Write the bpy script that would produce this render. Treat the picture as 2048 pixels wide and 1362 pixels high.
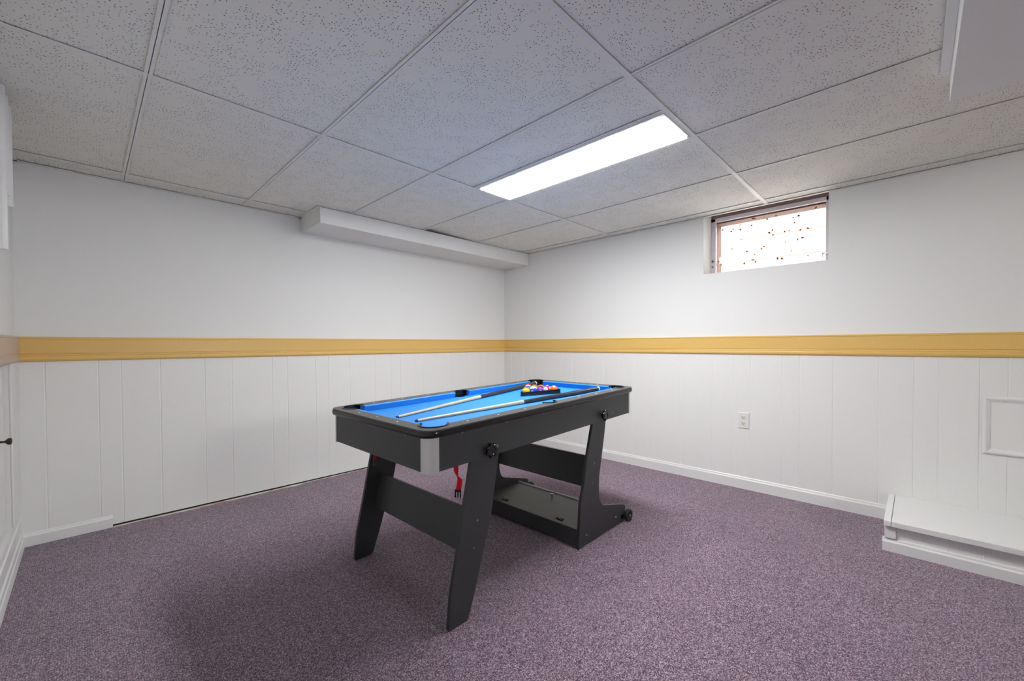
import bpy, math, random
from mathutils import Vector, Matrix
from mathutils.geometry import tessellate_polygon
random.seed(7)
SC = bpy.context.scene
for o in list(bpy.data.objects): bpy.data.objects.remove(o, do_unlink=True)
COL = SC.collection

# ------------------------------------------------------------------ camera
F_PX = 830.47
yaw, pit, rol = 0.772514, -0.0160721, -0.00459072
fw = Vector((math.cos(yaw)*math.cos(pit), math.sin(yaw)*math.cos(pit), math.sin(pit)))
rr = Vector((math.sin(yaw), -math.cos(yaw), 0)); uu = rr.cross(fw)
r2 = math.cos(rol)*rr + math.sin(rol)*uu; u2 = -math.sin(rol)*rr + math.cos(rol)*uu
cd = bpy.data.cameras.new('camera'); cam = bpy.data.objects.new('camera', cd); COL.objects.link(cam)
cd.sensor_fit = 'HORIZONTAL'; cd.sensor_width = 36; cd.lens = 36*F_PX/2048
cd.shift_y = 20.948/2048; cd.clip_start = .02
cam.matrix_world = Matrix(((r2.x, u2.x, -fw.x, -3.33092), (r2.y, u2.y, -fw.y, -3.36835), (r2.z, u2.z, -fw.z, 1.05766), (0, 0, 0, 1)))
SC.camera = cam

# ------------------------------------------------------------------ sky, exposure
LAMP = 48.0
SKY = 34.0
W = bpy.data.worlds.new('sky'); SC.world = W; W.use_nodes = True
W.node_tree.nodes['Background'].inputs[0].default_value = (1.0, .985, .97, 1)
W.node_tree.nodes['Background'].inputs[1].default_value = SKY
vs = SC.view_settings
vs.view_transform = 'Standard'; vs.look = 'None'; vs.gamma = 1; vs.use_curve_mapping = False; vs.exposure = 0.09

# ------------------------------------------------------------------ room measures (metres)
H = 2.024            # ceiling
XL = -3.588          # left wall plane
YF = -6.5            # front wall, behind the camera
S, T, F = .1762, .1143, .6096
YL = lambda k: -(T + F*(5-k))        # x of tee running away from the back wall
LL = lambda k: -(S + 2*F*k)          # y of tee running parallel to the back wall
ZT, ZB = 1.1096, .9765               # chair rail

# ------------------------------------------------------------------ material helpers
def nodes(name):
    m = bpy.data.materials.new(name); m.use_nodes = True
    nt = m.node_tree; return m, nt, nt.nodes['Principled BSDF']
def N(nt, t, **kw):
    n = nt.nodes.new(t)
    for k, v in kw.items():
        if k in n.inputs: n.inputs[k].default_value = v
        else: setattr(n, k, v)
    return n
def coords(nt, scale=(1, 1, 1)):
    tc = N(nt, 'ShaderNodeTexCoord'); mp = N(nt, 'ShaderNodeMapping'); mp.inputs['Scale'].default_value = scale
    nt.links.new(tc.outputs['Object'], mp.inputs[0]); return mp.outputs[0]
def ramp(nt, fac, stops):
    r = N(nt, 'ShaderNodeValToRGB'); e = r.color_ramp.elements
    while len(e) < len(stops): e.new(.5)
    for i, (p, c) in enumerate(stops): e[i].position = p; e[i].color = (*c, 1) if len(c) == 3 else c
    nt.links.new(fac, r.inputs[0]); return r.outputs[0]
def mix(nt, fac, a, b):
    m = N(nt, 'ShaderNodeMix'); m.data_type = 'RGBA'
    for s, v in ((m.inputs[0], fac), (m.inputs[6], a), (m.inputs[7], b)):
        if hasattr(v, 'is_output'): nt.links.new(v, s)
        else: s.default_value = v if isinstance(v, float) else (*v, 1)
    return m.outputs[2]
def math_(nt, op, a, b=0.0, c=0.0):
    m = N(nt, 'ShaderNodeMath', operation=op)
    for i, v in enumerate((a, b, c)):
        if hasattr(v, 'is_output'): nt.links.new(v, m.inputs[i])
        else: m.inputs[i].default_value = v
    return m.outputs[0]
def bump(nt, bsdf, h, strength, dist=.001):
    b = N(nt, 'ShaderNodeBump'); b.inputs['Strength'].default_value = strength; b.inputs['Distance'].default_value = dist
    nt.links.new(h, b.inputs['Height']); nt.links.new(b.outputs[0], bsdf.inputs['Normal'])
def paint(name, col, rough=.45, spec=.5, metal=0, var=.03, nscale=60, bstr=.15, bdist=.0005, stretch=(1, 1, 1)):
    m, nt, b = nodes(name)
    co = coords(nt, stretch)
    n = N(nt, 'ShaderNodeTexNoise', Scale=nscale, Detail=3.0); nt.links.new(co, n.inputs['Vector'])
    lo = tuple(c*(1-var) for c in col); hi = tuple(min(1, c*(1+var)) for c in col)
    nt.links.new(mix(nt, n.outputs['Fac'], lo, hi), b.inputs['Base Color'])
    b.inputs['Roughness'].default_value = rough; b.inputs['Specular IOR Level'].default_value = spec
    b.inputs['Metallic'].default_value = metal
    if bstr: bump(nt, b, n.outputs['Fac'], bstr, bdist)
    return m

M = {}
M['wall'] = paint('wall_paint', (.88, .885, .865), .6, .35, nscale=180, bstr=.12)
M['panel'] = paint('panel_paint', (.875, .88, .86), .42, .5, nscale=140, bstr=.15)
M['trim'] = paint('trim_paint', (.84, .84, .83), .35, .5, nscale=60, bstr=.08)
M['rail_paint'] = paint('yellow_gloss_paint', (.80, .53, .165), .33, .5, nscale=90, bstr=.12, var=.04)
M['tee'] = paint('tee_enamel', (.93, .925, .87), .45, .4, nscale=30, bstr=0)
M['soffit'] = paint('soffit_paint', (.93, .93, .90), .6, .35, nscale=150, bstr=.12)
M['dark'] = paint('plenum_gap_shade', (.02, .02, .02), .9, .1, bstr=0)  # near black: shade of the plenum and floor gap put into the colour
M['black_panel'] = paint('black_laminate', (.036, .038, .041), .42, .5, nscale=420, bstr=.25, var=.25)
M['black_plastic'] = paint('black_plastic', (.009, .009, .010), .20, .5, nscale=80, bstr=.03)
M['black_rail'] = paint('dark_grey_rail', (.060, .060, .063), .38, .5, nscale=120, bstr=.03)
M['silver'] = paint('brushed_silver_cap', (.60, .60, .605), .42, .5, metal=.35, nscale=40, bstr=.1, stretch=(1, 1, 8))
M['steel'] = paint('steel', (.5, .5, .5), .3, .5, metal=1, bstr=0)
M['darksteel'] = paint('dark_steel', (.22, .22, .22), .35, .5, metal=.9, bstr=0)
M['rubber'] = paint('rubber', (.025, .027, .03), .55, .4, nscale=90, bstr=.05)
M['shelf'] = paint('shelf_board', (.075, .079, .073), .4, .5, nscale=500, bstr=.1, var=.15)
M['strap'] = paint('red_webbing', (.95, .006, .03), .6, .3, nscale=900, bstr=.3)
M['white_plastic'] = paint('white_plastic', (.85, .85, .84), .3, .5, bstr=0)
M['ivory'] = paint('ivory_plastic', (.80, .78, .70), .3, .5, bstr=0)
M['slot'] = paint('slot_dark', (.03, .027, .02), .6, .2, bstr=0)
M['shaft'] = paint('pale_cue_shaft', (.50, .43, .30), .3, .5, nscale=40, bstr=0, var=.04, stretch=(.2, 1, 1))
M['cue_dark'] = paint('dark_cue_butt', (.030, .020, .022), .25, .5, nscale=30, bstr=0, var=.3)
M['cue_white'] = paint('cue_white', (.85, .84, .80), .3, .5, bstr=0)
M['cue_tip'] = paint('cue_tip', (.03, .05, .12), .8, .2, bstr=0)
M['frame_metal'] = paint('window_aluminium', (.72, .66, .70), .4, .5, metal=.1, nscale=20, bstr=0)
M['concrete'] = paint('well_concrete', (.80, .77, .74), .9, .2, nscale=12, bstr=.3, var=.08)
M['knob_dark'] = paint('dark_bronze', (.06, .045, .03), .35, .5, metal=.8, bstr=0)
M['lit_edge'] = paint('lit_lip_edge', (.62, .62, .60), .5, .4, nscale=90, bstr=0)  # light grey stands for light caught on the shelf lip
M['diamond'] = paint('pearl_dot', (.9, .9, .88), .3, .5, bstr=0)

def carpet():
    m, nt, b = nodes('purple_loop_carpet')
    co = coords(nt)
    v = N(nt, 'ShaderNodeTexVoronoi', Scale=370.0); v.voronoi_dimensions = '2D'; nt.links.new(co, v.inputs['Vector'])
    sp = N(nt, 'ShaderNodeSeparateColor'); nt.links.new(v.outputs['Color'], sp.inputs[0])
    c1 = ramp(nt, sp.outputs[0], [(0, (.025, .010, .024)), (.28, (.095, .050, .090)), (.50, (.235, .155, .225)), (.72, (.41, .295, .375)), (.92, (.62, .50, .54)), (1, (.80, .70, .70))])
    # small rosy and blue yarns
    c2 = ramp(nt, sp.outputs[1], [(0, (.20, .085, .12)), (.5, (.15, .11, .155)), (1, (.105, .085, .22))])
    c = mix(nt, .26, c1, c2)
    big = N(nt, 'ShaderNodeTexNoise', Scale=3.0, Detail=4.0); nt.links.new(co, big.inputs['Vector'])
    w = ramp(nt, big.outputs['Fac'], [(.3, (.93, .93, .93)), (.7, (1.07, 1.07, 1.07))])
    mm = N(nt, 'ShaderNodeMix'); mm.data_type = 'RGBA'; mm.blend_type = 'MULTIPLY'; mm.inputs[0].default_value = 1
    nt.links.new(c, mm.inputs[6]); nt.links.new(w, mm.inputs[7])
    # loop rows
    wv = N(nt, 'ShaderNodeTexWave', Scale=50.0, Distortion=1.2); wv.bands_direction = 'X'; nt.links.new(co, wv.inputs['Vector'])
    rowc = ramp(nt, wv.outputs['Fac'], [(0, (.80, .80, .80)), (1, (1.1, 1.1, 1.1))])
    m2 = N(nt, 'ShaderNodeMix'); m2.data_type = 'RGBA'; m2.blend_type = 'MULTIPLY'; m2.inputs[0].default_value = 1
    nt.links.new(mm.outputs[2], m2.inputs[6]); nt.links.new(rowc, m2.inputs[7])
    nt.links.new(m2.outputs[2], b.inputs['Base Color'])
    b.inputs['Roughness'].default_value = .95; b.inputs['Specular IOR Level'].default_value = .1
    b.inputs['Sheen Weight'].default_value = .25; b.inputs['Sheen Roughness'].default_value = .5
    inv = math_(nt, 'SUBTRACT', 1.0, v.outputs['Distance'])
    bump(nt, b, inv, .7, .003)
    return m
M['carpet'] = carpet()

def tilemat():
    m, nt, b = nodes('pinhole_ceiling_tile')
    co = coords(nt)
    v = N(nt, 'ShaderNodeTexVoronoi', Scale=92.0); v.voronoi_dimensions = '2D'; nt.links.new(co, v.inputs['Vector'])
    sp = N(nt, 'ShaderNodeSeparateColor'); nt.links.new(v.outputs['Color'], sp.inputs[0])
    cl = N(nt, 'ShaderNodeTexNoise', Scale=13.0, Detail=2.0); nt.links.new(co, cl.inputs['Vector'])
    th = math_(nt, 'MULTIPLY_ADD', cl.outputs['Fac'], 2.6, -.85)
    sel = math_(nt, 'LESS_THAN', sp.outputs[0], th)
    rad = math_(nt, 'MULTIPLY_ADD', sp.outputs[1], .10, .10)
    dot = math_(nt, 'LESS_THAN', v.outputs['Distance'], rad)
    hole = math_(nt, 'MULTIPLY', sel, dot)
    fine = N(nt, 'ShaderNodeTexNoise', Scale=260.0, Detail=3.0); nt.links.new(co, fine.inputs['Vector'])
    base = mix(nt, fine.outputs['Fac'], (.92, .91, .83), (.98, .97, .885))
    nt.links.new(mix(nt, hole, base, (.17, .17, .17)), b.inputs['Base Color'])
    b.inputs['Roughness'].default_value = .9; b.inputs['Specular IOR Level'].default_value = .15
    hgt = math_(nt, 'SUBTRACT', fine.outputs['Fac'], hole)
    bump(nt, b, hgt, .3, .001)
    return m
M['tile'] = tilemat()

def cloth():
    m, nt, b = nodes('blue_table_cloth')
    co = coords(nt)
    n = N(nt, 'ShaderNodeTexNoise', Scale=700.0, Detail=3.0); nt.links.new(co, n.inputs['Vector'])
    nt.links.new(mix(nt, n.outputs['Fac'], (.006, .185, .58), (.014, .26, .72)), b.inputs['Base Color'])
    b.inputs['Roughness'].default_value = .48; b.inputs['Specular IOR Level'].default_value = .6
    b.inputs['Sheen Weight'].default_value = .06; b.inputs['Sheen Roughness'].default_value = .4
    b.inputs['Sheen Tint'].default_value = (.6, .85, 1, 1)
    bump(nt, b, n.outputs['Fac'], .2, .0006)
    return m
M['cloth'] = cloth()

def emitter(name, power):
    m, nt, b = nodes(name)
    co = coords(nt)
    n = N(nt, 'ShaderNodeTexNoise', Scale=300.0); nt.links.new(co, n.inputs['Vector'])
    nt.links.new(mix(nt, n.outputs['Fac'], (1, .995, .985), (1, 1, 1)), b.inputs['Emission Color'])
    b.inputs['Base Color'].default_value = (.9, .9, .9, 1); b.inputs['Emission Strength'].default_value = power
    return m
M['lamp'] = emitter('lamp_diffuser', LAMP)

def glass():
    m = bpy.data.materials.new('dirty_window_glass'); m.use_nodes = True; nt = m.node_tree; nt.nodes.clear()
    out = N(nt, 'ShaderNodeOutputMaterial')
    tr = N(nt, 'ShaderNodeBsdfTransparent'); gl = N(nt, 'ShaderNodeBsdfGlossy'); gl.inputs['Roughness'].default_value = .05
    fr = N(nt, 'ShaderNodeFresnel', IOR=1.45); mx = N(nt, 'ShaderNodeMixShader')
    nt.links.new(fr.outputs[0], mx.inputs[0]); nt.links.new(tr.outputs[0], mx.inputs[1]); nt.links.new(gl.outputs[0], mx.inputs[2])
    co = coords(nt)
    df = N(nt, 'ShaderNodeBsdfDiffuse'); df.inputs[0].default_value = (.30, .08, .04, 1)
    v = N(nt, 'ShaderNodeTexVoronoi', Scale=29.0); nt.links.new(co, v.inputs['Vector'])
    sp = N(nt, 'ShaderNodeSeparateColor'); nt.links.new(v.outputs['Color'], sp.inputs[0])
    cl = N(nt, 'ShaderNodeTexNoise', Scale=7.0, Detail=3.0); nt.links.new(co, cl.inputs['Vector'])
    wob = N(nt, 'ShaderNodeTexNoise', Scale=120.0); nt.links.new(co, wob.inputs['Vector'])
    dd = math_(nt, 'MULTIPLY_ADD', wob.outputs['Fac'], .55, v.outputs['Distance'])
    th = math_(nt, 'MULTIPLY_ADD', cl.outputs['Fac'], 1.8, -.76)
    sel = math_(nt, 'LESS_THAN', sp.outputs[0], th)
    dot = math_(nt, 'LESS_THAN', dd, .47)
    hole = math_(nt, 'MULTIPLY', sel, dot)
    mx2 = N(nt, 'ShaderNodeMixShader'); nt.links.new(hole, mx2.inputs[0]); nt.links.new(mx.outputs[0], mx2.inputs[1]); nt.links.new(df.outputs[0], mx2.inputs[2])
    nt.links.new(mx2.outputs[0], out.inputs[0]); return m
M['glass'] = glass()

def brick():
    m, nt, b = nodes('orange_brick')
    co = coords(nt)
    n = N(nt, 'ShaderNodeTexNoise', Scale=55.0, Detail=5.0); nt.links.new(co, n.inputs['Vector'])
    c = ramp(nt, n.outputs['Fac'], [(.3, (.004, .001, .0003)), (.5, (.034, .0075, .002)), (.7, (.060, .016, .005))])
    nt.links.new(c, b.inputs['Base Color']); b.inputs['Roughness'].default_value = .9
    bump(nt, b, n.outputs['Fac'], .6, .004); return m
M['brick'] = brick()
def wellwall():
    m, nt, b = nodes('pale_block_wall')
    co = coords(nt)
    sep = N(nt, 'ShaderNodeSeparateXYZ'); nt.links.new(co, sep.inputs[0])
    mod = math_(nt, 'MODULO', math_(nt, 'ADD', sep.outputs[2], 3.0), .21)
    line = math_(nt, 'LESS_THAN', mod, .012)
    n = N(nt, 'ShaderNodeTexNoise', Scale=20.0, Detail=4.0); nt.links.new(co, n.inputs['Vector'])
    base = mix(nt, n.outputs['Fac'], (.075, .073, .071), (.10, .098, .096))
    nt.links.new(mix(nt, line, base, (.05, .034, .024)), b.inputs['Base Color']); b.inputs['Roughness'].default_value = .9
    return m
M['wellwall'] = wellwall()
M['plaster'] = (lambda: (lambda m, nt, b: (nt.links.new(ramp(nt, (lambda n: (nt.links.new(coords(nt), n.inputs['Vector']), n.outputs['Fac'])[1])(N(nt, 'ShaderNodeTexNoise', Scale=9.0, Detail=5.0)), [(.35, (.45, .27, .13)), (.46, (.62, .56, .48)), (.6, (.75, .74, .70))]), b.inputs['Base Color']), m)[1])(*nodes('plaster_residue')))()

# ------------------------------------------------------------------ mesh helpers
class MB:
    def __init__(s): s.v = []; s.f = []; s.sm = []
    def add(s, vs_, fs, smooth=False):
        o = len(s.v); s.v += [tuple(v) for v in vs_]
        s.f += [tuple(i+o for i in f) for f in fs]; s.sm += [smooth]*len(fs); return s
    def box(s, x0, x1, y0, y1, z0, z1):
        x0, x1 = sorted((x0, x1)); y0, y1 = sorted((y0, y1)); z0, z1 = sorted((z0, z1))
        return s.add([(x0, y0, z0), (x1, y0, z0), (x1, y1, z0), (x0, y1, z0), (x0, y0, z1), (x1, y0, z1), (x1, y1, z1), (x0, y1, z1)],
              [(0, 3, 2, 1), (4, 5, 6, 7), (0, 1, 5, 4), (1, 2, 6, 5), (2, 3, 7, 6), (3, 0, 4, 7)])
    def prism(s, poly, fn, a, b, smooth_sides=False):
        """poly: 2D outline; fn(p,q,h) -> 3D; between heights a and b"""
        n = len(poly)
        vs_ = [fn(p, q, a) for p, q in poly]+[fn(p, q, b) for p, q in poly]
        tri = tessellate_polygon([[Vector((p, q, 0)) for p, q in poly]])
        fs = [tuple(t) for t in tri]+[tuple(i+n for i in reversed(t)) for t in tri]
        s.add(vs_, fs); o = len(s.v)-2*n
        s.f += [(o+i, o+(i+1) % n, o+n+(i+1) % n, o+n+i) for i in range(n)]; s.sm += [smooth_sides]*n
        return s
    def lathe(s, prof, M4=Matrix(), n=24, smooth=True):
        """prof: (radius, height) about local z"""
        vs_ = []; fs = []
        for r, h in prof:
            for k in range(n):
                a = 2*math.pi*k/n; vs_.append(M4 @ Vector((r*math.cos(a), r*math.sin(a), h)))
        for i in range(len(prof)-1):
            for k in range(n):
                k2 = (k+1) % n; fs.append((i*n+k, i*n+k2, (i+1)*n+k2, (i+1)*n+k))
        fs.append(tuple(range(n))[::-1]); fs.append(tuple((len(prof)-1)*n+k for k in range(n)))
        return s.add(vs_, fs, smooth)
    def build(s, name, mat, parent=None, bevel=0, tilt=None, seg=2, autosmooth=True):
        me = bpy.data.meshes.new(name)
        vv = [(x, y, z+tilt(x, y)) for x, y, z in s.v] if tilt else s.v
        me.from_pydata(vv, [], s.f); me.update()
        me.materials.append(mat)
        me.polygons.foreach_set('use_smooth', s.sm)
        import bmesh
        bm = bmesh.new(); bm.from_mesh(me); bmesh.ops.recalc_face_normals(bm, faces=bm.faces)
        if any(s.sm):
            for e in bm.edges:
                if len(e.link_faces) == 2 and e.calc_face_angle(0) > .7: e.smooth = False
        bm.to_mesh(me); bm.free()
        o = bpy.data.objects.new(name, me); COL.objects.link(o)
        if parent: o.parent = parent
        if bevel:
            b = o.modifiers.new('bevel', 'BEVEL'); b.width = bevel; b.segments = seg; b.limit_method = 'ANGLE'; b.angle_limit = .6
        return o
def thing(name, label, cat, loc=(0, 0, 0), rot=(0, 0, 0), group=None):
    o = bpy.data.objects.new(name, None); COL.objects.link(o); o.location = loc; o.rotation_euler = rot
    o.empty_display_size = .05; o['label'] = label; o['category'] = cat
    if group: o['group'] = group
    return o
def struct(o, label=None):
    o['kind'] = 'structure'
    if label: o['label'] = label
    return o
def extrude_along(mb, prof, A, B, n):
    """prof: closed list (outward distance, z); from A to B (xy), outward normal n (xy)"""
    k = len(prof)
    vs_ = [(P[0]+n[0]*d, P[1]+n[1]*d, z) for P in (A, B) for d, z in prof]
    fs = [(i, (i+1) % k, k+(i+1) % k, k+i) for i in range(k)]
    tri = tessellate_polygon([[Vector((d, z, 0)) for d, z in prof]])
    fs += [tuple(t) for t in tri]+[tuple(i+k for i in reversed(t)) for t in tri]
    return mb.add(vs_, fs)

# ================================================================== ROOM
struct(MB().box(XL-.1, .2, YF-.1, .1, -.06, 0).build('floor', M['carpet']), 'purple flecked loop carpet covering the basement floor')
WT = 2.24
wb = struct(MB().box(XL-.1, 0, 0, .1, 0, WT).build('wall_back', M['wall']), 'pale grey wall behind the pool table, above and below the yellow rail')
WY0, WY1, WZ0, WZ1 = -2.187, -2.958, 1.590, 2.085
m_ = MB().box(0, .2, YF, WY1, 0, WT).box(0, .2, WY0, .1, 0, WT).box(0, .2, WY1, WY0, 0, WZ0).box(0, .2, WY1, WY0, WZ1, WT)
wr = struct(m_.build('wall_right', M['wall']), 'pale wall on the right with the small high window')
# left wall with a recess for the low cupboard doors
DY0, DY1, DZ0, DZ1 = -.305, -1.75, .20, .975
m_ = MB().box(XL-.1, XL, YF, DY1, 0, WT).box(XL-.1, XL, DY0, 0, 0, WT).box(XL-.1, XL, DY1, DY0, 0, DZ0).box(XL-.1, XL, DY1, DY0, DZ1, WT).box(XL-.1, XL-.05, DY1, DY0, DZ0, DZ1)
wl = struct(m_.build('wall_left', M['wall']), 'white wall at the very left edge with a low cupboard door')
# front wall, behind the viewer, with an added unseen window for fill daylight
GX0, GX1, GZ0, GZ1 = -2.2, -1.3, 1.50, 2.0
m_ = MB().box(XL-.1, GX0, YF-.1, YF, 0, WT).box(GX1, .2, YF-.1, YF, 0, WT).box(GX0, GX1, YF-.1, YF, GZ1, WT).box(GX0, GX1, YF-.1, YF, 0, GZ0)
struct(m_.build('wall_front', M['wall']), 'plain wall behind the viewer')
m_ = MB().box(GX0, GX0+.03, YF-.08, YF-.04, GZ0, GZ1).box(GX1-.03, GX1, YF-.08, YF-.04, GZ0, GZ1).box(GX0, GX1, YF-.08, YF-.04, GZ0, GZ0+.03).box(GX0, GX1, YF-.08, YF-.04, GZ1-.03, GZ1)
w2 = struct(m_.build('fill_window', M['frame_metal']), 'added unseen window behind the viewer, lets in fill daylight')
MB().box(GX0+.028, GX1-.028, YF-.062, YF-.058, GZ0+.028, GZ1-.028).build('pane', M['glass'], w2)
struct(MB().box(XL-1, 1, YF-4, YF-.1, 1.2, 1.35).build('bounce_ground', M['concrete']), 'added pale ground behind the viewer that bounces daylight indoors')  # added slab, bounces daylight up through the added window

# vertical groove panelling
def wainscot(name, grooves, a, b, fn, zb_, zt_, parent):
    pts = [(a, .004)]
    for g in grooves: pts += [(g-.004, .004), (g-.0014, .0022), (g+.0014, .0022), (g+.004, .004)]
    pts += [(b, .004)]
    k = len(pts)
    vs_ = [fn(p, d, z) for z in (zb_, zt_) for p, d in pts]
    fs = [(i, i+1, k+i+1, k+i) for i in range(k-1)]
    # bottom lip back to the wall
    o = len(vs_); vs_ += [fn(p, 0, zb_) for p, d in pts]
    fs += [(i, i+1, o+i+1, o+i) for i in range(k-1)]
    return MB().add(vs_, fs).build(name, M['panel'], parent)
GB = sorted([-3.488, -3.284, -3.188, -3.011, -2.786, -2.635, -2.385, -2.283, -2.08, -1.983, -1.807, -1.581, -1.428, -1.335, -1.185, -1.089, -.87, -.76, -.544, -.38, -.27, -.12])
GR = sorted([-.12, -.304, -.42, -.573, -.815, -.953, -1.077, -1.198, -1.306, -1.514, -1.606, -1.797, -2.015, -2.159, -2.255, -2.406, -2.515, -2.711, -2.808, -2.987, -3.207, -3.359, -3.459, -3.612, -3.711, -3.93, -4.03, -4.21, -4.43, -4.58, -4.68, -4.83, -4.93, -5.15, -5.25, -5.43, -5.65, -5.9])
wainscot('wainscot_panel', GB, XL, 0, lambda p, d, z: (p, -d, z), .013, .99, wb)
wainscot('wainscot_panel', GR, YF, 0, lambda p, d, z: (-d, p, z), .0, .99, wr)

CR = [(0, ZT), (.011, ZT), (.0135, ZT-.003), (.0135, ZT-.011), (.0105, ZT-.0125), (.0105, ZT-.0145), (.0125, ZT-.017), (.0125, ZB+.043), (.0095, ZB+.041),
      (.0095, ZB+.038), (.013, ZB+.0365), (.0165, ZB+.033), (.0165, ZB+.030), (.015, ZB+.028), (.0175, ZB+.022), (.018, ZB+.012), (.014, ZB+.004), (.008, ZB), (0, ZB)]
struct(extrude_along(MB(), CR, (XL, 0), (0, 0), (0, -1)).build('trim_1', M['rail_paint']), 'yellow chair rail along the back wall')
struct(extrude_along(MB(), CR, (0, 0), (0, YF), (-1, 0)).build('trim_2', M['rail_paint']), 'yellow chair rail along the right wall')
struct(extrude_along(MB(), CR, (XL, 0), (XL, YF), (1, 0)).build('trim_3', paint('pale_tan_rail', (.62, .50, .42), .35, .5, nscale=60, bstr=.05)), 'pale tan chair rail on the left wall, seen almost edge on')  # paler tan than the other two rails

BB = [(0, .086), (.006, .086), (.009, .082), (.0105, .074), (.014, .068), (.015, .064), (.015, 0), (0, 0)]
struct(extrude_along(MB(), BB, (0, 0), (0, -3.256), (-1, 0)).build('baseboard_right', M['trim']), 'white baseboard along the right wall')
BL = [(d, z*.80) for d, z in BB]
struct(extrude_along(MB(), BL, (XL, 0), (-3.236, 0), (0, -1)).build('baseboard_back', M['trim']), 'short remaining piece of white baseboard in the left corner')
# stepped baseboard of the left wall, below the cupboard door
BS = [(0, .20), (.006, .20), (.006, .165), (.010, .160), (.010, .105), (.0075, .100), (.0075, .085), (.012, .078), (.012, .05), (.015, .045), (.017, .02), (.017, 0), (0, 0)]
struct(extrude_along(MB(), BS, (XL, 0), (XL, YF), (1, 0)).build('baseboard_left', M['trim']), 'layered white baseboard under the cupboard door at the left edge')
# irregular plaster and tack residue where the baseboard is missing
m_ = MB(); x = -3.236; rnd = random.Random(3); top = []
vs_ = []; k = 0; d = .022
while x < -.02:
    d = max(.006, min(.026, d+rnd.uniform(-.005, .0045)))
    if x > -2.2: d = min(d, .011)
    vs_ += [(x, .0, .0035), (x, -d, .0035), (x, -d-.0015, 0)]; x += rnd.uniform(.012, .05); k += 1
m_.add(vs_, [f for i in range(k-1) for f in ((3*i, 3*i+3, 3*i+4, 3*i+1), (3*i+1, 3*i+4, 3*i+5, 3*i+2))])
struct(m_.build('trim_4', M['plaster']), 'ragged strip of old plaster on the floor edge under the panelling')
struct(MB().box(-3.236, -.015, -.0035, .0, .003, .0125).build('gap_shade', M['dark']), 'dark strip painted as the shade in the gap below the wall panelling')  # solid strip, the shade of the gap put into its colour

# ------------------------------------------------------------------ ceiling
tee_x = [YL(k) for k in range(0, 6)]           # lines at constant x
tee_y = [LL(k) for k in range(0, 6)]           # lines at constant y
HALF = YL(3)-F/2                               # extra tee beside the light
xs = [XL]+tee_x+[0]; ys = sorted([YF]+tee_y+[0])
m_ = MB(); ZTI = H+.0042
lamp_cell = (YL(3)-F/2, YL(3), LL(2), LL(1))
for i in range(len(xs)-1):
    for j in range(len(ys)-1):
        x0, x1, y0, y1 = xs[i], xs[i+1], ys[j], ys[j+1]
        g = .003
        if abs(x1-YL(3)) < .01 and (abs(y1-LL(1)) < .01): x1 = HALF      # half tile beside the light
        if abs(x0-YL(3)) < .01 and abs(y1-LL(0)) < .01:
            # tile pushed out of place: wedge-shaped gap along its edge
            poly = [(x0+.060, -.40), (x0+.012, -.86), (x0+g, y0+g), (x1-g, y0+g), (x1-g, y1-g), (x0+.060, y1-g)]
            m_.prism(poly, lambda p, q, h: (p, q, h+(.022 if (p < x0+.1 and q > -.5) else 0)), ZTI, ZTI+.010); continue
        m_.box(x0+g, x1-g, y0+g, y1-g, ZTI, ZTI+.014)
ceil = struct(m_.build('ceiling', M['tile']), 'suspended ceiling of white pinholed tiles in a metal grid')
m_ = MB(); w = .012
for x in tee_x: m_.box(x-w, x+w, YF, 0, H, H+.001).box(x-.001, x+.001, YF, 0, H, H+.03)
for y in tee_y:
    m_.box(XL, 0, y-w, y+w, H-.0003, H+.0012).box(XL, 0, y-.001, y+.001, H, H+.03)
m_.box(HALF-w, HALF+w, LL(2), LL(1), H, H+.001).box(HALF-.001, HALF+.001, LL(2), LL(1), H, H+.03)
m_.build('ceiling_grid', M['tee'], ceil)
m_ = MB(); a = .022
m_.box(XL, 0, -a, 0, H-.002, H).box(-a, 0, YF, WY1, H-.002, H).box(-a, 0, WY0, 0, H-.002, H).box(-a, 0, WY1, WY0, H-.002, H).box(XL, XL+a, YF, 0, H-.002, H)
m_.box(-2.175-a, -2.175, -.40, 0, H-.002, H).box(-.004, 0, WY1-.02, WY0+.02, H-.001, WT)  # last box added to stop window light reaching the plenum
m_.build('wall_angle_light_stop', M['tee'], ceil)
MB().box(XL-.1, .2, YF-.1, .1, WT, WT+.05).build('deck', M['dark'], ceil)  # deck coloured near black so the plenum reads as shade

# boxed duct in the corner and boxed duct overhead
sf = MB().prism([(-2.175, 1.915), (0, 1.900), (0, H), (-2.175, H)], lambda p, q, h: (p, h, q), -.378, 0).build('soffit', M['soffit'])
struct(sf, 'long white boxed soffit below the ceiling on the back wall'); sf.name = 'trim_6'
du = MB().box(XL, -1.128, -4.35, -3.447, 1.930, H).build('trim_7', M['soffit'], bevel=.0015)
struct(du, 'white boxed duct hanging from the ceiling at the upper right')
struct(MB().box(XL, -1.19, -3.4465, -3.421, H-.010, H-.001).build('trim_8', M['trim']), 'narrow white ceiling trim strip beside the boxed duct')

# fluted boards at the top of the left wall
m_ = MB()
for yc, zb_ in ((-.75, 1.62), (-.845, 1.64), (-.94, 1.418)):
    pr = [(XL, yc-.016), (XL+.050, yc-.016), (XL+.058, yc-.013), (XL+.062, yc-.007), (XL+.062, yc), (XL, yc)]
    m_.prism(pr, lambda p, q, h: (p, q, h), zb_, H-.002)
struct(m_.build('trim_9', M['trim'], bevel=.002), 'three white vertical slats projecting from the left wall just below the ceiling')

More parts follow.
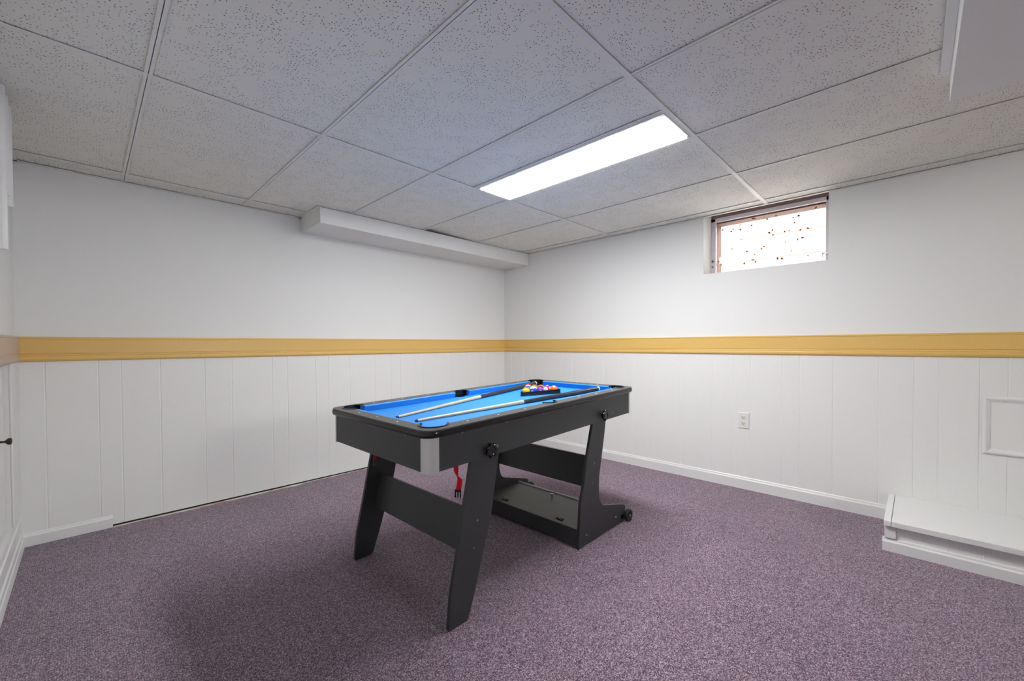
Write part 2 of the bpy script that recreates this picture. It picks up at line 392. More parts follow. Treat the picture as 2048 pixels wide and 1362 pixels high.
# ------------------------------------------------------------------ window
win = bpy.data.objects.new('window_1', None); COL.objects.link(win); win.location = (.17, (WY0+WY1)/2, WZ0); struct(win, 'small high basement window with a dirty pane and brick outside')
def wpart(mb, name, mat, **k):
    o = mb.build(name, mat, None, **k); o.parent = win; o.matrix_parent_inverse = Matrix.Translation(win.location).inverted(); return o
fx0, fx1 = .160, .186; ft = .034; FZ1 = 2.043
m_ = MB().box(fx0, fx1, WY0, WY0-ft, WZ0, FZ1).box(fx0, fx1, WY1, WY1+ft, WZ0, FZ1).box(fx0, fx1, WY1, WY0, FZ1-ft*.8, FZ1).box(fx0, fx1, WY1, WY0, WZ0, WZ0+.010)
wpart(m_, 'window_frame', M['frame_metal'], bevel=.002)
wpart(MB().box(fx0+.010, fx1, WY1, WY0, FZ1, WZ1), 'head_shadow', paint('head_shadow_brown', (.23, .15, .13), .7, .2, bstr=.1))  # brown strip puts the shadow gap above the frame into colour
wpart(MB().box(fx0+.018, fx0+.022, WY1+ft+.003, WY0-ft-.003, WZ0+.008, FZ1-ft*.8+.002), 'pane', M['glass'])
wpart(MB().box(fx0-.014, fx0, WY0-.012, WY0-.020, 1.70, 1.715).box(fx0-.014, fx0, WY0-.012, WY0-.020, 1.66, 1.668), 'latch', M['knob_dark'])
wpart(MB().box(fx0-.02, fx0, WY1+.012, WY1+.05, 1.655, 1.665).box(fx0-.02, fx0-.012, WY1+.045, WY1+.052, 1.63, 1.665), 'catch', M['steel'])
# exterior: brick reveal, window well
m_ = MB().box(.2, .31, WY0-.030, WY0+.2, WZ0-.2, 2.3).box(.2, .31, WY1-.2, WY1+.026, WZ0-.2, 2.3).box(.2, .31, WY1+.026, WY0-.03, 2.008, 2.3)
wpart(m_, 'brick_reveal', M['brick'])
wpart(MB().box(.2, 1.25, -4.0, -1.0, WZ0-.25, WZ0-.05), 'well_ground', M['concrete'])
wpart(MB().box(1.05, 1.2, -4.0, -1.0, WZ0-.05, 2.35), 'well_wall', M['wellwall'])

# ------------------------------------------------------------------ fluorescent troffer
def put(o, p): o.parent = p; o.matrix_parent_inverse = Matrix.LocRotScale(p.location, p.rotation_euler, None).inverted(); return o
def troffer(dy, label, lm):
    lx0, lx1, ly0, ly1 = HALF+.012, YL(3)-.012, LL(2)+.012+dy, LL(1)-.012+dy
    lt = thing('ceiling_light', label, 'ceiling light', ((lx0+lx1)/2, (ly0+ly1)/2, H))
    dx0, dx1, dy0, dy1 = -1.605, -1.352, -2.588+dy, -1.424+dy
    m_ = MB()
    m_.box(lx0, dx0, ly0, ly1, H-.003, H+.02).box(dx1, lx1, ly0, ly1, H-.003, H+.02).box(dx0, dx1, ly0, dy0, H-.003, H+.02).box(dx0, dx1, dy1, ly1, H-.003, H+.02)
    put(m_.build('frame', M['white_plastic'], bevel=.0015), lt)
    put(MB().box(dx0, dx1, dy0, dy1, H-.0055, H+.018).build('diffuser', M[lm]), lt)
    hs = MB().box(lx0+.002, lx1-.002, ly0+.002, ly1-.002, H+.021, H+.09)  # unseen box added to keep the lamp from lighting the plenum
    put(hs.build('light_stop_box', M['tee']), lt)
    put(MB().box(-1.365, -1.350, ly0+.004, ly0+.010, H-.005, H-.003).build('latch', M['steel']), lt)
troffer(0, 'bright white rectangular recessed ceiling light above the pool table', 'lamp')

# ------------------------------------------------------------------ outlet
ot = thing('wall_outlet', 'white duplex power outlet on the right wall below the yellow rail', 'outlet', (-.004, -2.4715, .4975))
put(MB().box(-.004, -.0095, -2.436, -2.508, .441, .555).build('cover_plate', M['white_plastic'], bevel=.0022), ot)
for zc in (.518, .476):
    poly = [(.0172*math.cos(t_), max(-.0135, min(.0135, .0172*math.sin(t_)))) for t_ in [2*math.pi*i/28 for i in range(28)]]
    rc = put(MB().prism([(p-2.4715, q+zc) for p, q in poly], lambda p, q, h: (h, p, q), -.0095, -.0118).build('receptacle', M['ivory']), ot)
    mm_ = MB().box(-.0118, -.0123, -2.4715+.0050, -2.4715+.0076, zc-.001, zc+.0080).box(-.0118, -.0123, -2.4715-.0076, -2.4715-.0050, zc-.001, zc+.0070)
    mm_.lathe([(.0026, 0), (.0026, .0005)], Matrix.Translation((-.0118, -2.4715, zc-.0075)) @ Matrix.Rotation(-math.pi/2, 4, 'Y'), 12)
    so = mm_.build('slot', M['slot']); so.parent = rc
put(MB().lathe([(.0028, 0), (.002, .001)], Matrix.Translation((-.0095, -2.4715, .497)) @ Matrix.Rotation(-math.pi/2, 4, 'Y'), 12).build('screw', M['ivory']), ot)

# ------------------------------------------------------------------ access panel with picture-frame moulding
ap = thing('access_panel', 'white framed access panel on the right wall, cut off by the photo edge', 'panel', (-.004, -3.95, .467))
y0, y1, z0, z1 = -3.623, -4.28, .467, .771; fwid = .030
prof = [(0, .004), (.002, .012), (.006, .016), (.012, .017), (.020, .013), (.027, .009), (fwid, .004)]
rings = [[(-d, y0-o, z0+o), (-d, y1+o, z0+o), (-d, y1+o, z1-o), (-d, y0-o, z1-o)] for o, d in prof]
vs_ = [p for r_ in rings for p in r_]
fs = [(4*i+k, 4*i+(k+1) % 4, 4*i+4+(k+1) % 4, 4*i+4+k) for i in range(len(prof)-1) for k in range(4)]
put(MB().add(vs_, fs).build('frame_molding', M['trim']), ap)
put(MB().box(-.004, -.0065, y0-fwid+.002, y1+fwid-.002, z0+fwid-.002, z1-fwid+.002).build('cover_board', M['panel']), ap)

# ------------------------------------------------------------------ low boxed platform on the right
pf = thing('boxed_platform', 'low white boxed-in platform on the floor along the right wall', 'platform', (-.25, -4.7, 0))
PY = -3.256; PX = -.50
put(MB().box(-.0055, PX-.020, PY-.029, YF+.01, .131, .158).box(-.0055, PX-.020, PY, PY-.027, .131, .1585).build('top_board', M['trim'], bevel=.002), pf)
put(wainscot('front_panel', sorted([-3.300, -3.486, -3.597, -3.80, -4.0, -4.2, -4.45, -4.7, -5, -5.3, -5.6]), YF+.01, PY-.004, lambda p, d, z: (PX+.010-d, p, z), .0, .135, None), pf)
put(MB().box(PX+.012, PX-.006, PY-.002, PY-.045, .068, .131).build('end_block', M['trim'], bevel=.0015), pf)
put(MB().box(-.0055, PX+.010, PY-.002, PY-.012, 0, .131).build('end_panel', M['trim']), pf)
BP = [(0, .066), (.010, .066), (.012, .062), (.0135, .054), (.018, .049), (.019, .046), (.019, 0), (0, 0)]
put(extrude_along(MB(), BP, (PX+.012, PY+.006), (PX+.012, YF+.01), (-1, 0)).build('base_molding', M['trim']), pf)

# ------------------------------------------------------------------ cupboard door low on the left wall
dr = bpy.data.objects.new('door_1', None); COL.objects.link(dr); dr.location = (XL, -.7, DZ0); struct(dr, 'low white cupboard door in the left wall with a dark knob')
def dput(o): o.parent = dr; o.matrix_parent_inverse = Matrix.Translation(dr.location).inverted(); return o
dput(MB().box(XL-.045, XL-.018, DY0-.012, -1.02, DZ0+.01, DZ1-.012).box(XL-.018, XL-.012, DY0-.07, -.95, DZ0+.07, DZ1-.07).build('door_leaf', M['trim'], bevel=.003))
dput(MB().box(XL-.045, XL-.018, -1.03, DY1+.01, DZ0+.01, DZ1-.012).build('door_leaf', M['trim'], bevel=.003))
dput(MB().box(XL, XL+.010, -.004, DY0+.0, .2, ZB).build('door_casing', M['trim'], bevel=.003))
kn = MB().lathe([(.011, 0), (.011, .003), (.005, .005), (.0045, .022), (.012, .028), (.0155, .034), (.0145, .040), (.008, .043)], Matrix.Translation((XL-.018, -.52, .642)) @ Matrix.Rotation(math.pi/2, 4, 'Y'), 20)
dput(kn.build('door_knob', M['knob_dark']))

# ================================================================== POOL TABLE
TX, TY, TA = -1.7791, -1.7675, .0147
L2, W2 = 1.4968/2, .7918/2
RT, RB, CB = .7807, .7594, .6286
IN = .0105
tilt = lambda l, w_: .0273*l+.0039*w_
tb = thing('pool_table', 'black folding pool table with blue cloth standing on the purple carpet', 'pool table', (TX, TY, 0), (0, 0, TA))
BED = RT-.032
pocket_c = [(sx*.662, sy*.312, .056) for sx in (-1, 1) for sy in (-1, 1)]
side_c = [(0, sy*.328, .041) for sy in (-1, 1)]
RI, WI = .692, .336           # rail inner edges

def arc(cx, cy, r, a0, a1, n=14): return [(cx+r*math.cos(a0+(a1-a0)*i/n), cy+r*math.sin(a0+(a1-a0)*i/n)) for i in range(n+1)]
# --- rail ring: outer rounded rectangle minus an inner outline with pocket bites, split into quads by a boolean
import bmesh
def evaluated(o):
    dg = bpy.context.evaluated_depsgraph_get(); me = bpy.data.meshes.new_from_object(o.evaluated_get(dg)); return me
def boolean(base, cutters, name, mat, parent, bevel=0, tilt_=None):
    for c in cutters:
        b = base.modifiers.new('b', 'BOOLEAN'); b.operation = 'DIFFERENCE'; b.solver = 'EXACT'; b.object = c
    bpy.context.view_layer.update()
    if bevel:
        b = base.modifiers.new('bv', 'BEVEL'); b.width = bevel; b.segments = 3; b.limit_method = 'ANGLE'; b.angle_limit = .7
    me = evaluated(base)
    for o in [base]+cutters: bpy.data.objects.remove(o, do_unlink=True)
    if tilt_:
        for v in me.vertices: v.co.z += tilt_(v.co.x, v.co.y)
    me.materials.clear(); me.materials.append(mat)
    o = bpy.data.objects.new(name, me); COL.objects.link(o); o.parent = parent; return o
RC = .052
def rrect(lx, wy, r, n=10):
    return (arc(lx-r, wy-r, r, 0, math.pi/2, n)+arc(-lx+r, wy-r, r, math.pi/2, math.pi, n)+arc(-lx+r, -wy+r, r, math.pi, 1.5*math.pi, n)+arc(lx-r, -wy+r, r, 1.5*math.pi, 2*math.pi, n))
ident = lambda p, q, h: (p, q, h)
base = MB().prism(rrect(L2, W2, RC), ident, RB-.004, RT, True).build('tmp', M['black_rail'])
cuts = [MB().box(-RI, RI, -WI, WI, .6, .9).build('c', M['black_rail'])]
for cx, cy, r in pocket_c+side_c:
    cuts.append(MB().lathe([(r, .6), (r, .9)], Matrix.Translation((cx, cy, 0)), 40).build('c', M['black_rail']))
rail = boolean(base, cuts, 'top_rail', M['black_rail'], tb, bevel=.0045, tilt_=tilt)
for p in rail.data.polygons: p.use_smooth = False
# glossy black edge band around the rail
m_ = MB(); outer = rrect(L2+.0012, W2+.0012, RC, 12); n = len(outer)
prof = [(-.0012, RB-.007), (.0010, RB-.004), (.0022, RB+.003), (.0022, RT-.009), (.0002, RT-.005), (-.0014, RT-.0045)]
vs_ = []
for d, z in prof: vs_ += [(p, q, z) for p, q in rrect(L2+d, W2+d, RC, 12)]
m_.add(vs_, [(i*n+k, i*n+(k+1) % n, (i+1)*n+(k+1) % n, (i+1)*n+k) for i in range(len(prof)-1) for k in range(n)], True)
eb = m_.build('edge_band', M['black_plastic'], tb, tilt=tilt)

# sights on the rail
def dot(l, w_):
    return MB().lathe([(.0042, 0), (.0042, .0006), (.003, .0009)], Matrix.Translation((l, w_, RT-.0001)), 12).build('rail_sight', M['diamond'], rail, tilt=tilt)
for l in (-.54, -.375, -.21, .21, .375, .54):
    dot(l, .362); dot(l, -.362)
for w_ in (-.155, 0, .155): dot(-.718, w_); dot(.718, w_)

# bed with pocket holes
base = MB().box(-RI-.012, RI+.012, -WI-.012, WI+.012, BED-.012, BED).build('tmp', M['cloth'])
cuts = [MB().lathe([(r*.93, .6), (r*.93, .9)], Matrix.Translation((cx, cy, 0)), 36).build('c', M['cloth']) for cx, cy, r in [(c[0]*1.015, c[1]*1.03, c[2]) for c in pocket_c]+[(0, s_*.350, .040) for s_ in (-1, 1)]]
bed = boolean(base, cuts, 'playing_surface', M['cloth'], tb, tilt_=tilt)
# cushions: nose overhangs the bed
NS = .022
def cushion(a, b, fixed, axis, sgn, mit_a, mit_b):
    """runs from a to b along the axis; rail side at fixed, nose NS towards the middle"""
    # cross-section (inward d, z)
    sec = [(0, RT-.0012), (NS-.0025, RT-.0015), (NS, RT-.004), (NS-.009, BED+.0004), (0, BED+.0004)]
    vs_ = []
    for e, (pos, mit) in enumerate(((a, mit_a), (b, mit_b))):
        for d, z in sec:
            q = pos+mit*d; c = fixed-sgn*d
            vs_.append((q, c, z) if axis == 'l' else (c, q, z))
    k = len(sec)
    fs = [(i, (i+1) % k, k+(i+1) % k, k+i) for i in range(k)]+[tuple(range(k)), tuple(range(k, 2*k))[::-1]]
    return MB().add(vs_, fs).build('cushion', M['cloth'], tb, tilt=tilt, bevel=.0008)
for s_ in (-1, 1):
    cushion(-.625, -.047, s_*WI, 'l', s_, .75, -.30)
    cushion(.047, .625, s_*WI, 'l', s_, .30, -.75)
    cushion(-.270, .270, s_*RI, 'w', s_, .75, -.75)

# pockets: black liner cup + raised lip
def pocket(cx, cy, r, a0, a1):
    m1 = MB(); n = 22
    outer_ = arc(cx, cy, r+.0005, a0, a1, n); vs_ = []
    for z in (BED-.03, RT-.001): vs_ += [(p, q, z) for p, q in outer_]
    vs_ += [(p, q, RT-.001) for p, q in arc(cx, cy, r-.003, a0, a1, n)]+[(p, q, BED-.03) for p, q in arc(cx, cy, r-.003, a0, a1, n)]
    k = n+1
    fs = [(j*k+i, j*k+i+1, ((j+1) % 4)*k+i+1, ((j+1) % 4)*k+i) for j in range(4) for i in range(n)]+[(0, k, 2*k, 3*k), (n, k+n, 2*k+n, 3*k+n)]
    m1.add(vs_, fs, True)
    m1.lathe([(r-.002, BED-.03), (r-.002, BED-.028)], Matrix.Translation((cx, cy, 0)), 24)
    po = m1.build('pocket', M['black_plastic'], tb, tilt=tilt)
    # lip
    m2 = MB(); sec = [(-.0045, RT-.004), (-.0045, RT+.0022), (-.0022, RT+.0040), (.0012, RT+.0036), (.0036, RT+.0006), (.0036, RT-.003)]
    vs_ = []
    for d, z in sec: vs_ += [(p, q, z) for p, q in arc(cx, cy, r+d, a0, a1, n)]
    ks = len(sec)
    fs = [(j*k+i, j*k+i+1, ((j+1) % ks)*k+i+1, ((j+1) % ks)*k+i) for j in range(ks) for i in range(n)]+[tuple(j*k for j in range(ks)), tuple(j*k+n for j in range(ks))]
    m2.add(vs_, fs, True); m2.build('pocket_lip', M['black_plastic'], po, tilt=tilt)
for cx, cy, r in pocket_c:
    ang = math.atan2(cy/abs(cy), cx/abs(cx)); pocket(cx, cy, r, ang-2.0, ang+2.0)
for cx, cy, r in side_c:
    ang = math.atan2(cy, 0.0001); pocket(cx, cy, r, ang-1.6, ang+1.6)

# cabinet
TH = .015; cl, cw = L2-IN, W2-IN; CR_ = .045
def cpanel(x0, x1, y0, y1): return MB().box(x0, x1, y0, y1, CB, RB).build('side_panel', M['black_panel'], tb, tilt=tilt)
cpanel(-cl+CR_, cl-CR_, -cw, -cw+TH); cpanel(-cl+CR_, cl-CR_, cw-TH, cw)
cpanel(-cl, -cl+TH, -cw+CR_, cw-CR_); cpanel(cl-TH, cl, -cw+CR_, cw-CR_)
for sx in (-1, 1):
    for sy in (-1, 1):
        a_ = math.atan2(sy, sx); cx, cy = sx*(cl-CR_), sy*(cw-CR_)
        o_ = arc(cx, cy, CR_+.0012, a_-math.pi/4, a_+math.pi/4, 14); i_ = arc(cx, cy, CR_-.005, a_-math.pi/4, a_+math.pi/4, 14)
        tan = lambda t_: (math.cos(t_), math.sin(t_))
        n_ = len(o_); vs_ = []
        for z in (CB-.004, RB-.002):
            vs_ += [(p, q, z) for p, q in o_]+[(p, q, z) for p, q in i_]
        fs = []
        for i in range(n_-1):
            fs += [(i, i+1, 2*n_+i+1, 2*n_+i), (n_+i, n_+i+1, 3*n_+i+1, 3*n_+i), (i, i+1, n_+i+1, n_+i), (2*n_+i, 2*n_+i+1, 3*n_+i+1, 3*n_+i)]
        fs += [(0, n_, 3*n_, 2*n_), (n_-1, 2*n_-1, 4*n_-1, 3*n_-1)]
        c_ = MB().add(vs_, fs, True).build('corner_cap', M['silver'], tb, tilt=tilt); c_['label'] = 'silver grey rounded corner cap'
MB().box(-cl+TH, cl-TH, -cw+TH, cw-TH, BED-.024, BED-.0125).build('bed_board', M['black_panel'], tb, tilt=tilt)

# screws
def screw(l, w_, z, axis, sg, r=.0034, mat='darksteel', name='screw', t=True, d=.0016):
    R_ = Matrix.Rotation(sg*math.pi/2, 4, 'X') if axis == 'w' else Matrix.Rotation(-sg*math.pi/2, 4, 'Y')
    return MB().lathe([(r, 0), (r, d*.5), (r*.6, d), (r*.25, d*.6)], Matrix.Translation((l, w_, z)) @ R_, 14).build(name, M[mat], tb, tilt=tilt if t else None)
# axis w, sg=+1 rotates z to -y (towards the viewer side)
for l, z in ((-.586, .748), (-.349, .748), (-.113, .748), (.131, .748), (.371, .748), (.612, .748)): screw(l, -cw, z, 'w', 1)
for w_ in (.275, .016, -.239): screw(-cl, w_, .746, 'l', 1)
# folding legs: flat boards just inside the side panels
LO = .3694; LT = .016; LOF = .386      # far-side legs sit slightly further out
FL = [(-.51, .700), (-.53, .605), (-.567, .431), (-.597, .283), (-.631, .129), (-.643, .010), (-.640, .0), (-.560, .0), (-.549, .006), (-.539, .028), (-.507, .116), (-.482, .197), (-.443, .307), (-.421, .387), (-.382, .592), (-.362, .700)]
RL = [(.345, .715), (.326, .625), (.275, .462), (.245, .327), (.213, .231), (.199, .066), (.193, .008), (.197, .0), (.225, .0), (.282, .004), (.345, .008), (.439, .009), (.57, .006), (.655, .003), (.668, .010), (.681, .084), (.672, .098), (.646, .107),
      (.455, .158), (.430, .165), (.410, .180), (.397, .205), (.390, .24), (.389, .266), (.392, .336), (.416, .432), (.440, .529), (.455, .60), (.475, .715)]
for s_ in (-1, 1):
    for poly, mats in ((FL, 'front'), (RL, 'rear')):
        dl = -.032 if (s_ > 0 and mats == 'rear') else 0      # the far rear leg stands a little nearer the middle
        MB().prism([(p+dl, q) for p, q in poly], lambda p, q, h: (p, h, q), (LOF if s_ > 0 else -LO), (LOF-LT if s_ > 0 else -LO+LT)).build('leg', M['black_panel'], tb, bevel=.0012)
def slab(l0, z0_, l1, z1_, th_, name):
    """board between the legs whose mid-plane runs from (l0,z0) up to (l1,z1)"""
    dx, dz = l1-l0, z1_-z0_; n_ = math.hypot(dx, dz); nx, nz = dz/n_*th_/2, -dx/n_*th_/2
    return MB().prism([(l0-nx, z0_-nz), (l1-nx, z1_-nz), (l1+nx, z1_+nz), (l0+nx, z0_+nz)], lambda p, q, h: (p, h, q), -LO+LT, LOF-LT).build(name, M['black_panel'], tb, bevel=.001)
slab(-.527, .236, -.493, .400, .016, 'cross_bar')
slab(.315, .285, .352, .446, .016, 'cross_bar')
# lower shelf
iw = LO-LT; iwf = LOF-LT
sh = MB().box(.207, .545, -iw, iwf, .088, .100).build('shelf', M['shelf'], tb, bevel=.001)
MB().box(.196, .208, -iw, iwf, .018, .1005).build('shelf_apron', M['black_panel'], sh, bevel=.001)
MB().box(.533, .545, -iw, iwf, .018, .088).build('shelf_apron', M['black_panel'], sh)
MB().box(.537, .545, -iw, iwf, .100, .1075).build('shelf_lip', M['lit_edge'], sh)  # lip's lit top edge put into its pale colour
for w_ in (.207, -.211):
    m_ = MB().box(.233, .239, w_-.022, w_+.022, .100, .1045).box(.247, .253, w_-.022, w_+.022, .100, .1045).box(.233, .253, w_-.003, w_+.003, .1, .1055)
    m_.build('slot_bracket', M['black_plastic'], sh)
MB().lathe([(.004, 0), (.004, .016), (.010, .020), (.011, .024), (.008, .027)], Matrix.Translation((.462, .012, .1)), 16).build('shelf_pin', M['steel'], sh)
# wheels outboard of the rear feet
for s_ in (-1, 1):
    # both wheels sit on the viewer's side of their foot board
    Rw = Matrix.Translation((.692 if s_ < 0 else .666, (LOF-.004 if s_ > 0 else -LO), .0345)) @ Matrix.Rotation(math.pi/2, 4, 'X')
    wh = MB().lathe([(.020, .001), (.033, .002), (.0345, .005), (.0345, .010), (.0315, .0115), (.0315, .0135), (.0345, .015), (.0345, .022), (.032, .025), (.022, .0255), (.021, .0225), (.009, .0225)], Rw, 36).build('wheel', M['rubber'], tb)
    MB().lathe([(.0065, .022), (.0065, .027), (.004, .029)], Rw, 6).build('axle_bolt', M['steel'], wh)
    # axle tab joining wheel to foot board
    MB().box(.630, .690, (LOF-LT if s_ > 0 else -LO+LT), (LOF-LT+.01 if s_ > 0 else -LO), .022, .045).build('axle_tab', M['black_plastic'], wh)
# bolts on the legs (both sides)
for s_, sg in ((-1, 1), (1, -1)):
    for l, z in ((-.499, .370), (-.519, .269), (.342, .416), (.326, .314)): screw(l, s_*LO, z, 'w', sg, .004, 'darksteel', 'bolt', False, .002)
    for l, z in ((.569, .056), (.265, .053)): screw(l, s_*LO, z, 'w', sg, .0052, 'steel', 'bolt', False, .003)
    screw(-.406, s_*cw, .650+.011, 'w', sg, .0065, 'darksteel', 'bolt', True, .004)
    screw(.434, s_*cw, .676-.011, 'w', sg, .0055, 'darksteel', 'bolt', True, .004)
    screw(.505, s_*cw, .672-.014, 'w', sg, .003, 'steel', 'bolt', True, .002)
# lobed locking knobs
def lobed(l, z, s_):
    n = 42; R_ = Matrix.Translation((l, s_*cw, z)) @ Matrix.Rotation(-s_*math.pi/2, 4, 'X'); vs_ = []
    prof = [(.42, .001), (.42, .010), (.86, .012), (1, .016), (1, .024), (.88, .0285), (.55, .0285), (.48, .026), (.1, .026)]
    for r, h in prof:
        for k in range(n):
            a = 2*math.pi*k/n; lob = 1+(.13*math.cos(7*a) if r > .6 else 0)
            vs_.append(R_ @ Vector((.0270*r*lob*math.cos(a), .0270*r*lob*math.sin(a), h)))
    fs = [(i*n+k, i*n+(k+1) % n, (i+1)*n+(k+1) % n, (i+1)*n+k) for i in range(len(prof)-1) for k in range(n)]
    fs += [tuple((len(prof)-1)*n+k for k in range(n)), tuple(range(n))[::-1]]
    MB().add(vs_, fs, True).build('locking_knob', M['black_plastic'], tb)
for s_ in (-1, 1): lobed(-.455, .643, s_); lobed(.395, .672, s_)

# red straps hanging under the cabinet
def ribbon(pts, wid, th_, name, mat, parent):
    """pts: (l,w,z, twist angle) centreline; ribbon width direction rotated by twist in the l-w plane"""
    m_ = MB(); vs_ = []
    for l, w_, z, t_ in pts:
        d = Vector((math.cos(t_), math.sin(t_), 0)); nn = Vector((-math.sin(t_), math.cos(t_), 0)); p = Vector((l, w_, z))
        vs_ += [p+d*wid/2+nn*th_/2, p-d*wid/2+nn*th_/2, p-d*wid/2-nn*th_/2, p+d*wid/2-nn*th_/2]
    fs = [(4*i+k, 4*i+(k+1) % 4, 4*i+4+(k+1) % 4, 4*i+4+k) for i in range(len(pts)-1) for k in range(4)]
    fs += [(3, 2, 1, 0), tuple(4*(len(pts)-1)+k for k in range(4))]
    return m_.add(vs_, fs, True).build(name, mat, parent)
t0 = -math.pi/4-.15
s1 = ribbon([(-.455, -.180, .705, t0), (-.455, -.182, .60, t0), (-.455, -.184, .54, t0), (-.457, -.187, .515, t0-.4), (-.455, -.190, .498, t0-.9), (-.448, -.196, .488, t0-.6), (-.445, -.198, .478, t0-.1), (-.446, -.196, .462, t0), (-.450, -.192, .432, t0)], .023, .0018, 'strap', M['strap'], tb)
bd = Vector((math.cos(t0), math.sin(t0), 0)); m_ = MB()
Rb = Matrix.Translation((-.451, -.191, .432)) @ Matrix.Rotation(t0, 4, 'Z')
def rbox(mb, R_, x0, x1, y0, y1, z0, z1):
    t_ = MB().box(x0, x1, y0, y1, z0, z1); mb.add([R_ @ Vector(v) for v in t_.v], t_.f)
rbox(m_, Rb, -.014, .014, -.003, .003, -.006, .004)
for xx in (-.011, 0, .011): rbox(m_, Rb, xx-.0025, xx+.0025, -.002, .002, -.030, -.005)
m_.build('strap_buckle', M['black_plastic'], s1)
s2 = ribbon([(-.545, .345, .700, .4), (-.545, .345, .60, .4), (-.546, .344, .478, .4)], .022, .0018, 'strap', M['strap'], tb)
m_ = MB(); Rb = Matrix.Translation((-.546, .344, .478)) @ Matrix.Rotation(.4, 4, 'Z')
rbox(m_, Rb, -.013, .013, -.003, .003, -.022, .003)
m_.build('strap_buckle', M['black_plastic'], s2)

# ================================================================== on the table
TM = Matrix.Translation((TX, TY, 0)) @ Matrix.Rotation(TA, 4, 'Z')
def bedz(l, w_): return BED+tilt(l, w_)
def cue(label, p0, p1, joint, group):
    (l0, w0), (l1, w1) = p0, p1
    A = TM @ Vector((l0, w0, bedz(l0, w0)+.0062)); B = TM @ Vector((l1, w1, bedz(l1, w1)+.0150))
    d = (B-A); Ln = d.length
    root = thing('pool_cue', label, 'cue', A, d.to_track_quat('X', 'Z').to_euler(), group)
    Rx = Matrix.Rotation(math.pi/2, 4, 'Y')
    r = lambda s: .0055+(.0145-.0055)*min(1, s/Ln)**1.0
    J = Ln*joint
    MB().lathe([(r(.015), .010), (r(.3*Ln), .3*Ln), (r(J), J)], Rx, 20).build('shaft', M['shaft'], root)
    tp = MB().lathe([(.0046, -.001), (.0056, .003), (.0056, .0105)], Rx, 20).build('tip', M['cue_tip'], root)
    MB().lathe([(r(J)+.0004, J), (r(Ln), Ln-.012)], Rx, 20).build('butt', M['cue_dark'], root)
    MB().lathe([(r(Ln), Ln-.012), (r(Ln)+.0003, Ln-.003), (r(Ln)*.8, Ln)], Rx, 20).build('butt_cap', M['cue_white'], root)
    return root
cue('pool cue on the blue cloth reaching behind the rack of balls into the far corner', (-.600, .048), (.650, .303), .487, 'pool cues on the blue cloth')
cue('pool cue lying along the near side rail in front of the rack of balls', (-.594, -.090), (.652, -.203), .493, 'pool cues on the blue cloth')

# triangle rack: A = left corner, side along the viewer's side to B, apex C behind
BD = .0462
angR = math.atan2(-.105, .237)
A_ = Vector((.205, .036)); e1 = Vector((math.cos(angR), math.sin(angR))); e2 = Vector((math.cos(angR+math.pi/3), math.sin(angR+math.pi/3)))
SIDE = BD*(4+math.sqrt(3))+.004
def tri(side, rad, orig):
    """rounded triangle; corners inset"""
    cs = [orig, orig+e1*side, orig+e2*side]; cen = (cs[0]+cs[1]+cs[2])/3; out = []
    for i, c in enumerate(cs):
        dirc = (c-cen).normalized(); cc = c-dirc*rad*2; a = math.atan2(dirc.y, dirc.x)
        out += arc(cc.x, cc.y, rad, a-math.pi/3, a+math.pi/3, 8)
    return out
wallt = .005
cenR = A_+(e1+e2)*SIDE/3
gr = lambda off: [tuple(cenR+(Vector(p)-cenR)) for p in tri(SIDE+2*off*math.sqrt(3), .012+off, A_-(e1+e2)*off/ (math.sqrt(3)/2)*1.0*.866*2/1.732*1.0)]
def ring(mb, prof_, n=None):
    vs_ = []; cnt = None
    for off, z in prof_:
        side = SIDE+2*math.sqrt(3)*off; org = cenR-(e1+e2)*side/3
        pts = tri(side, .012+off, org); cnt = len(pts); vs_ += [(p, q, bedz(p, q)+z) for p, q in pts]
    k = len(prof_)
    fs = [(i*cnt+j, i*cnt+(j+1) % cnt, ((i+1) % k)*cnt+(j+1) % cnt, ((i+1) % k)*cnt+j) for i in range(k) for j in range(cnt)]
    return mb.add(vs_, fs, True)
m_ = ring(MB(), [(0, .0005), (wallt+.003, .0005), (wallt+.003, .003), (wallt, .004), (wallt, .0245), (wallt-.0015, .026), (.0015, .026), (0, .0245)])
m_.v = [tuple(TM @ Vector(v)) for v in m_.v]
rk = m_.build('triangle_rack', M['black_plastic']); rk['label'] = 'black plastic triangle rack holding the coloured balls on the blue cloth'; rk['category'] = 'ball rack'

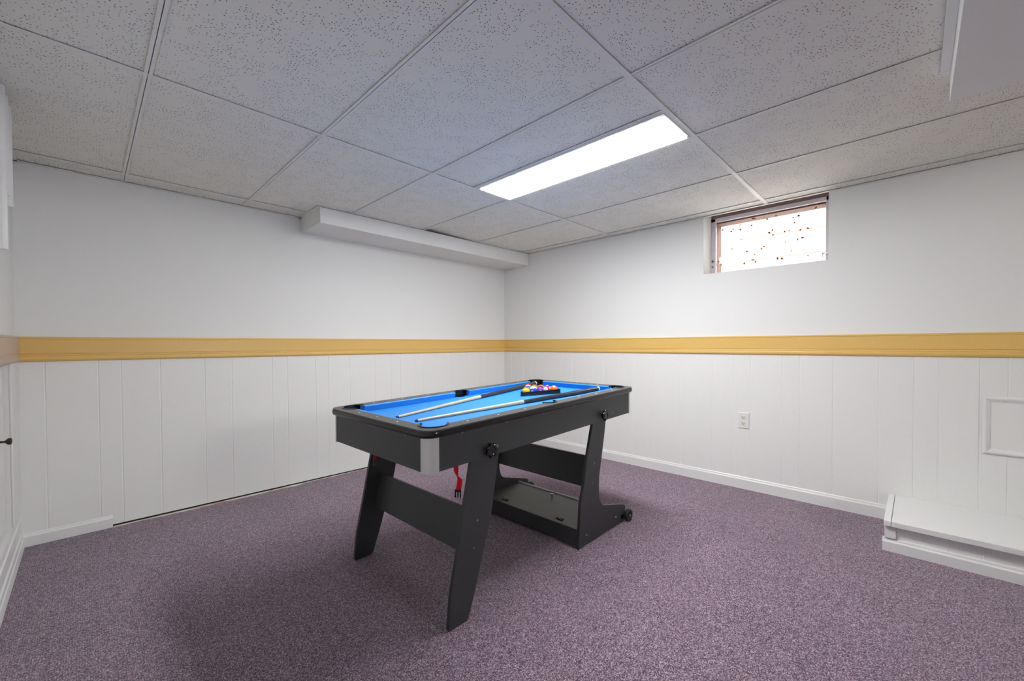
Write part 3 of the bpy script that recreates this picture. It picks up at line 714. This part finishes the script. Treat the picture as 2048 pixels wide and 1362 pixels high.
def ballmat(name, col, stripe):
    m, nt, b = nodes(name)
    tc = N(nt, 'ShaderNodeTexCoord'); sep = N(nt, 'ShaderNodeSeparateXYZ'); nt.links.new(tc.outputs['Object'], sep.inputs[0])
    R_ = BD/2; white = (.76, .74, .68)
    az = math_(nt, 'ABSOLUTE', sep.outputs[2])
    spot = math_(nt, 'GREATER_THAN', math_(nt, 'ABSOLUTE', sep.outputs[0]), R_*.94)
    body = mix(nt, math_(nt, 'GREATER_THAN', az, R_*.74), col, white) if stripe else None
    nt.links.new(mix(nt, spot, body if stripe else col, white), b.inputs['Base Color'])
    b.inputs['Roughness'].default_value = .1; b.inputs['Specular IOR Level'].default_value = .35
    return m
CLR = {'yellow': (.90, .48, .02), 'blue': (.01, .05, .62), 'red': (.72, .02, .02), 'purple': (.16, .03, .42), 'orange': (.90, .15, .01), 'green': (.01, .33, .12), 'maroon': (.32, .01, .03), 'black': (.01, .01, .012)}
layout = [[('yellow', 0), ('blue', 1), ('purple', 0), ('red', 1), ('orange', 0)], [('red', 0), ('yellow', 1), ('black', 0), ('purple', 1)], [('blue', 0), ('green', 0), ('orange', 0)], [('green', 1), ('maroon', 1)], [('maroon', 0)]]
rows = ['in the row nearest the viewer', 'in the second row of the rack', 'in the middle row of the rack', 'in the fourth row of the rack', 'at the rear tip of the rack']
ball_me = None
import bmesh
rnd = random.Random(11)
inr = (SIDE-BD*(4+math.sqrt(3)))/2*0
start = A_+(e1+e2)*((SIDE-4*BD)/3)
for j, row in enumerate(layout):
    for i, (cn, st) in enumerate(row):
        p = start+e1*(BD*1.001*i)+e2*(BD*1.001*j)
        me = bpy.data.meshes.new('pool_ball'); bm = bmesh.new(); bmesh.ops.create_uvsphere(bm, u_segments=32, v_segments=18, radius=BD/2); bm.to_mesh(me); bm.free()
        for pl in me.polygons: pl.use_smooth = True
        me.materials.append(ballmat(('striped_' if st else 'solid_')+cn, CLR[cn], st))
        o = bpy.data.objects.new('pool_ball', me); COL.objects.link(o)
        o.location = TM @ Vector((p.x, p.y, bedz(p.x, p.y)+BD/2+.0002)); o.rotation_euler = [rnd.uniform(0, 6.28) for _ in range(3)]
        o['label'] = ('%s striped pool ball with white, %s' if st else 'solid %s pool ball, %s') % (cn, rows[j]); o['category'] = 'ball'; o['group'] = 'pool balls in the triangle rack'
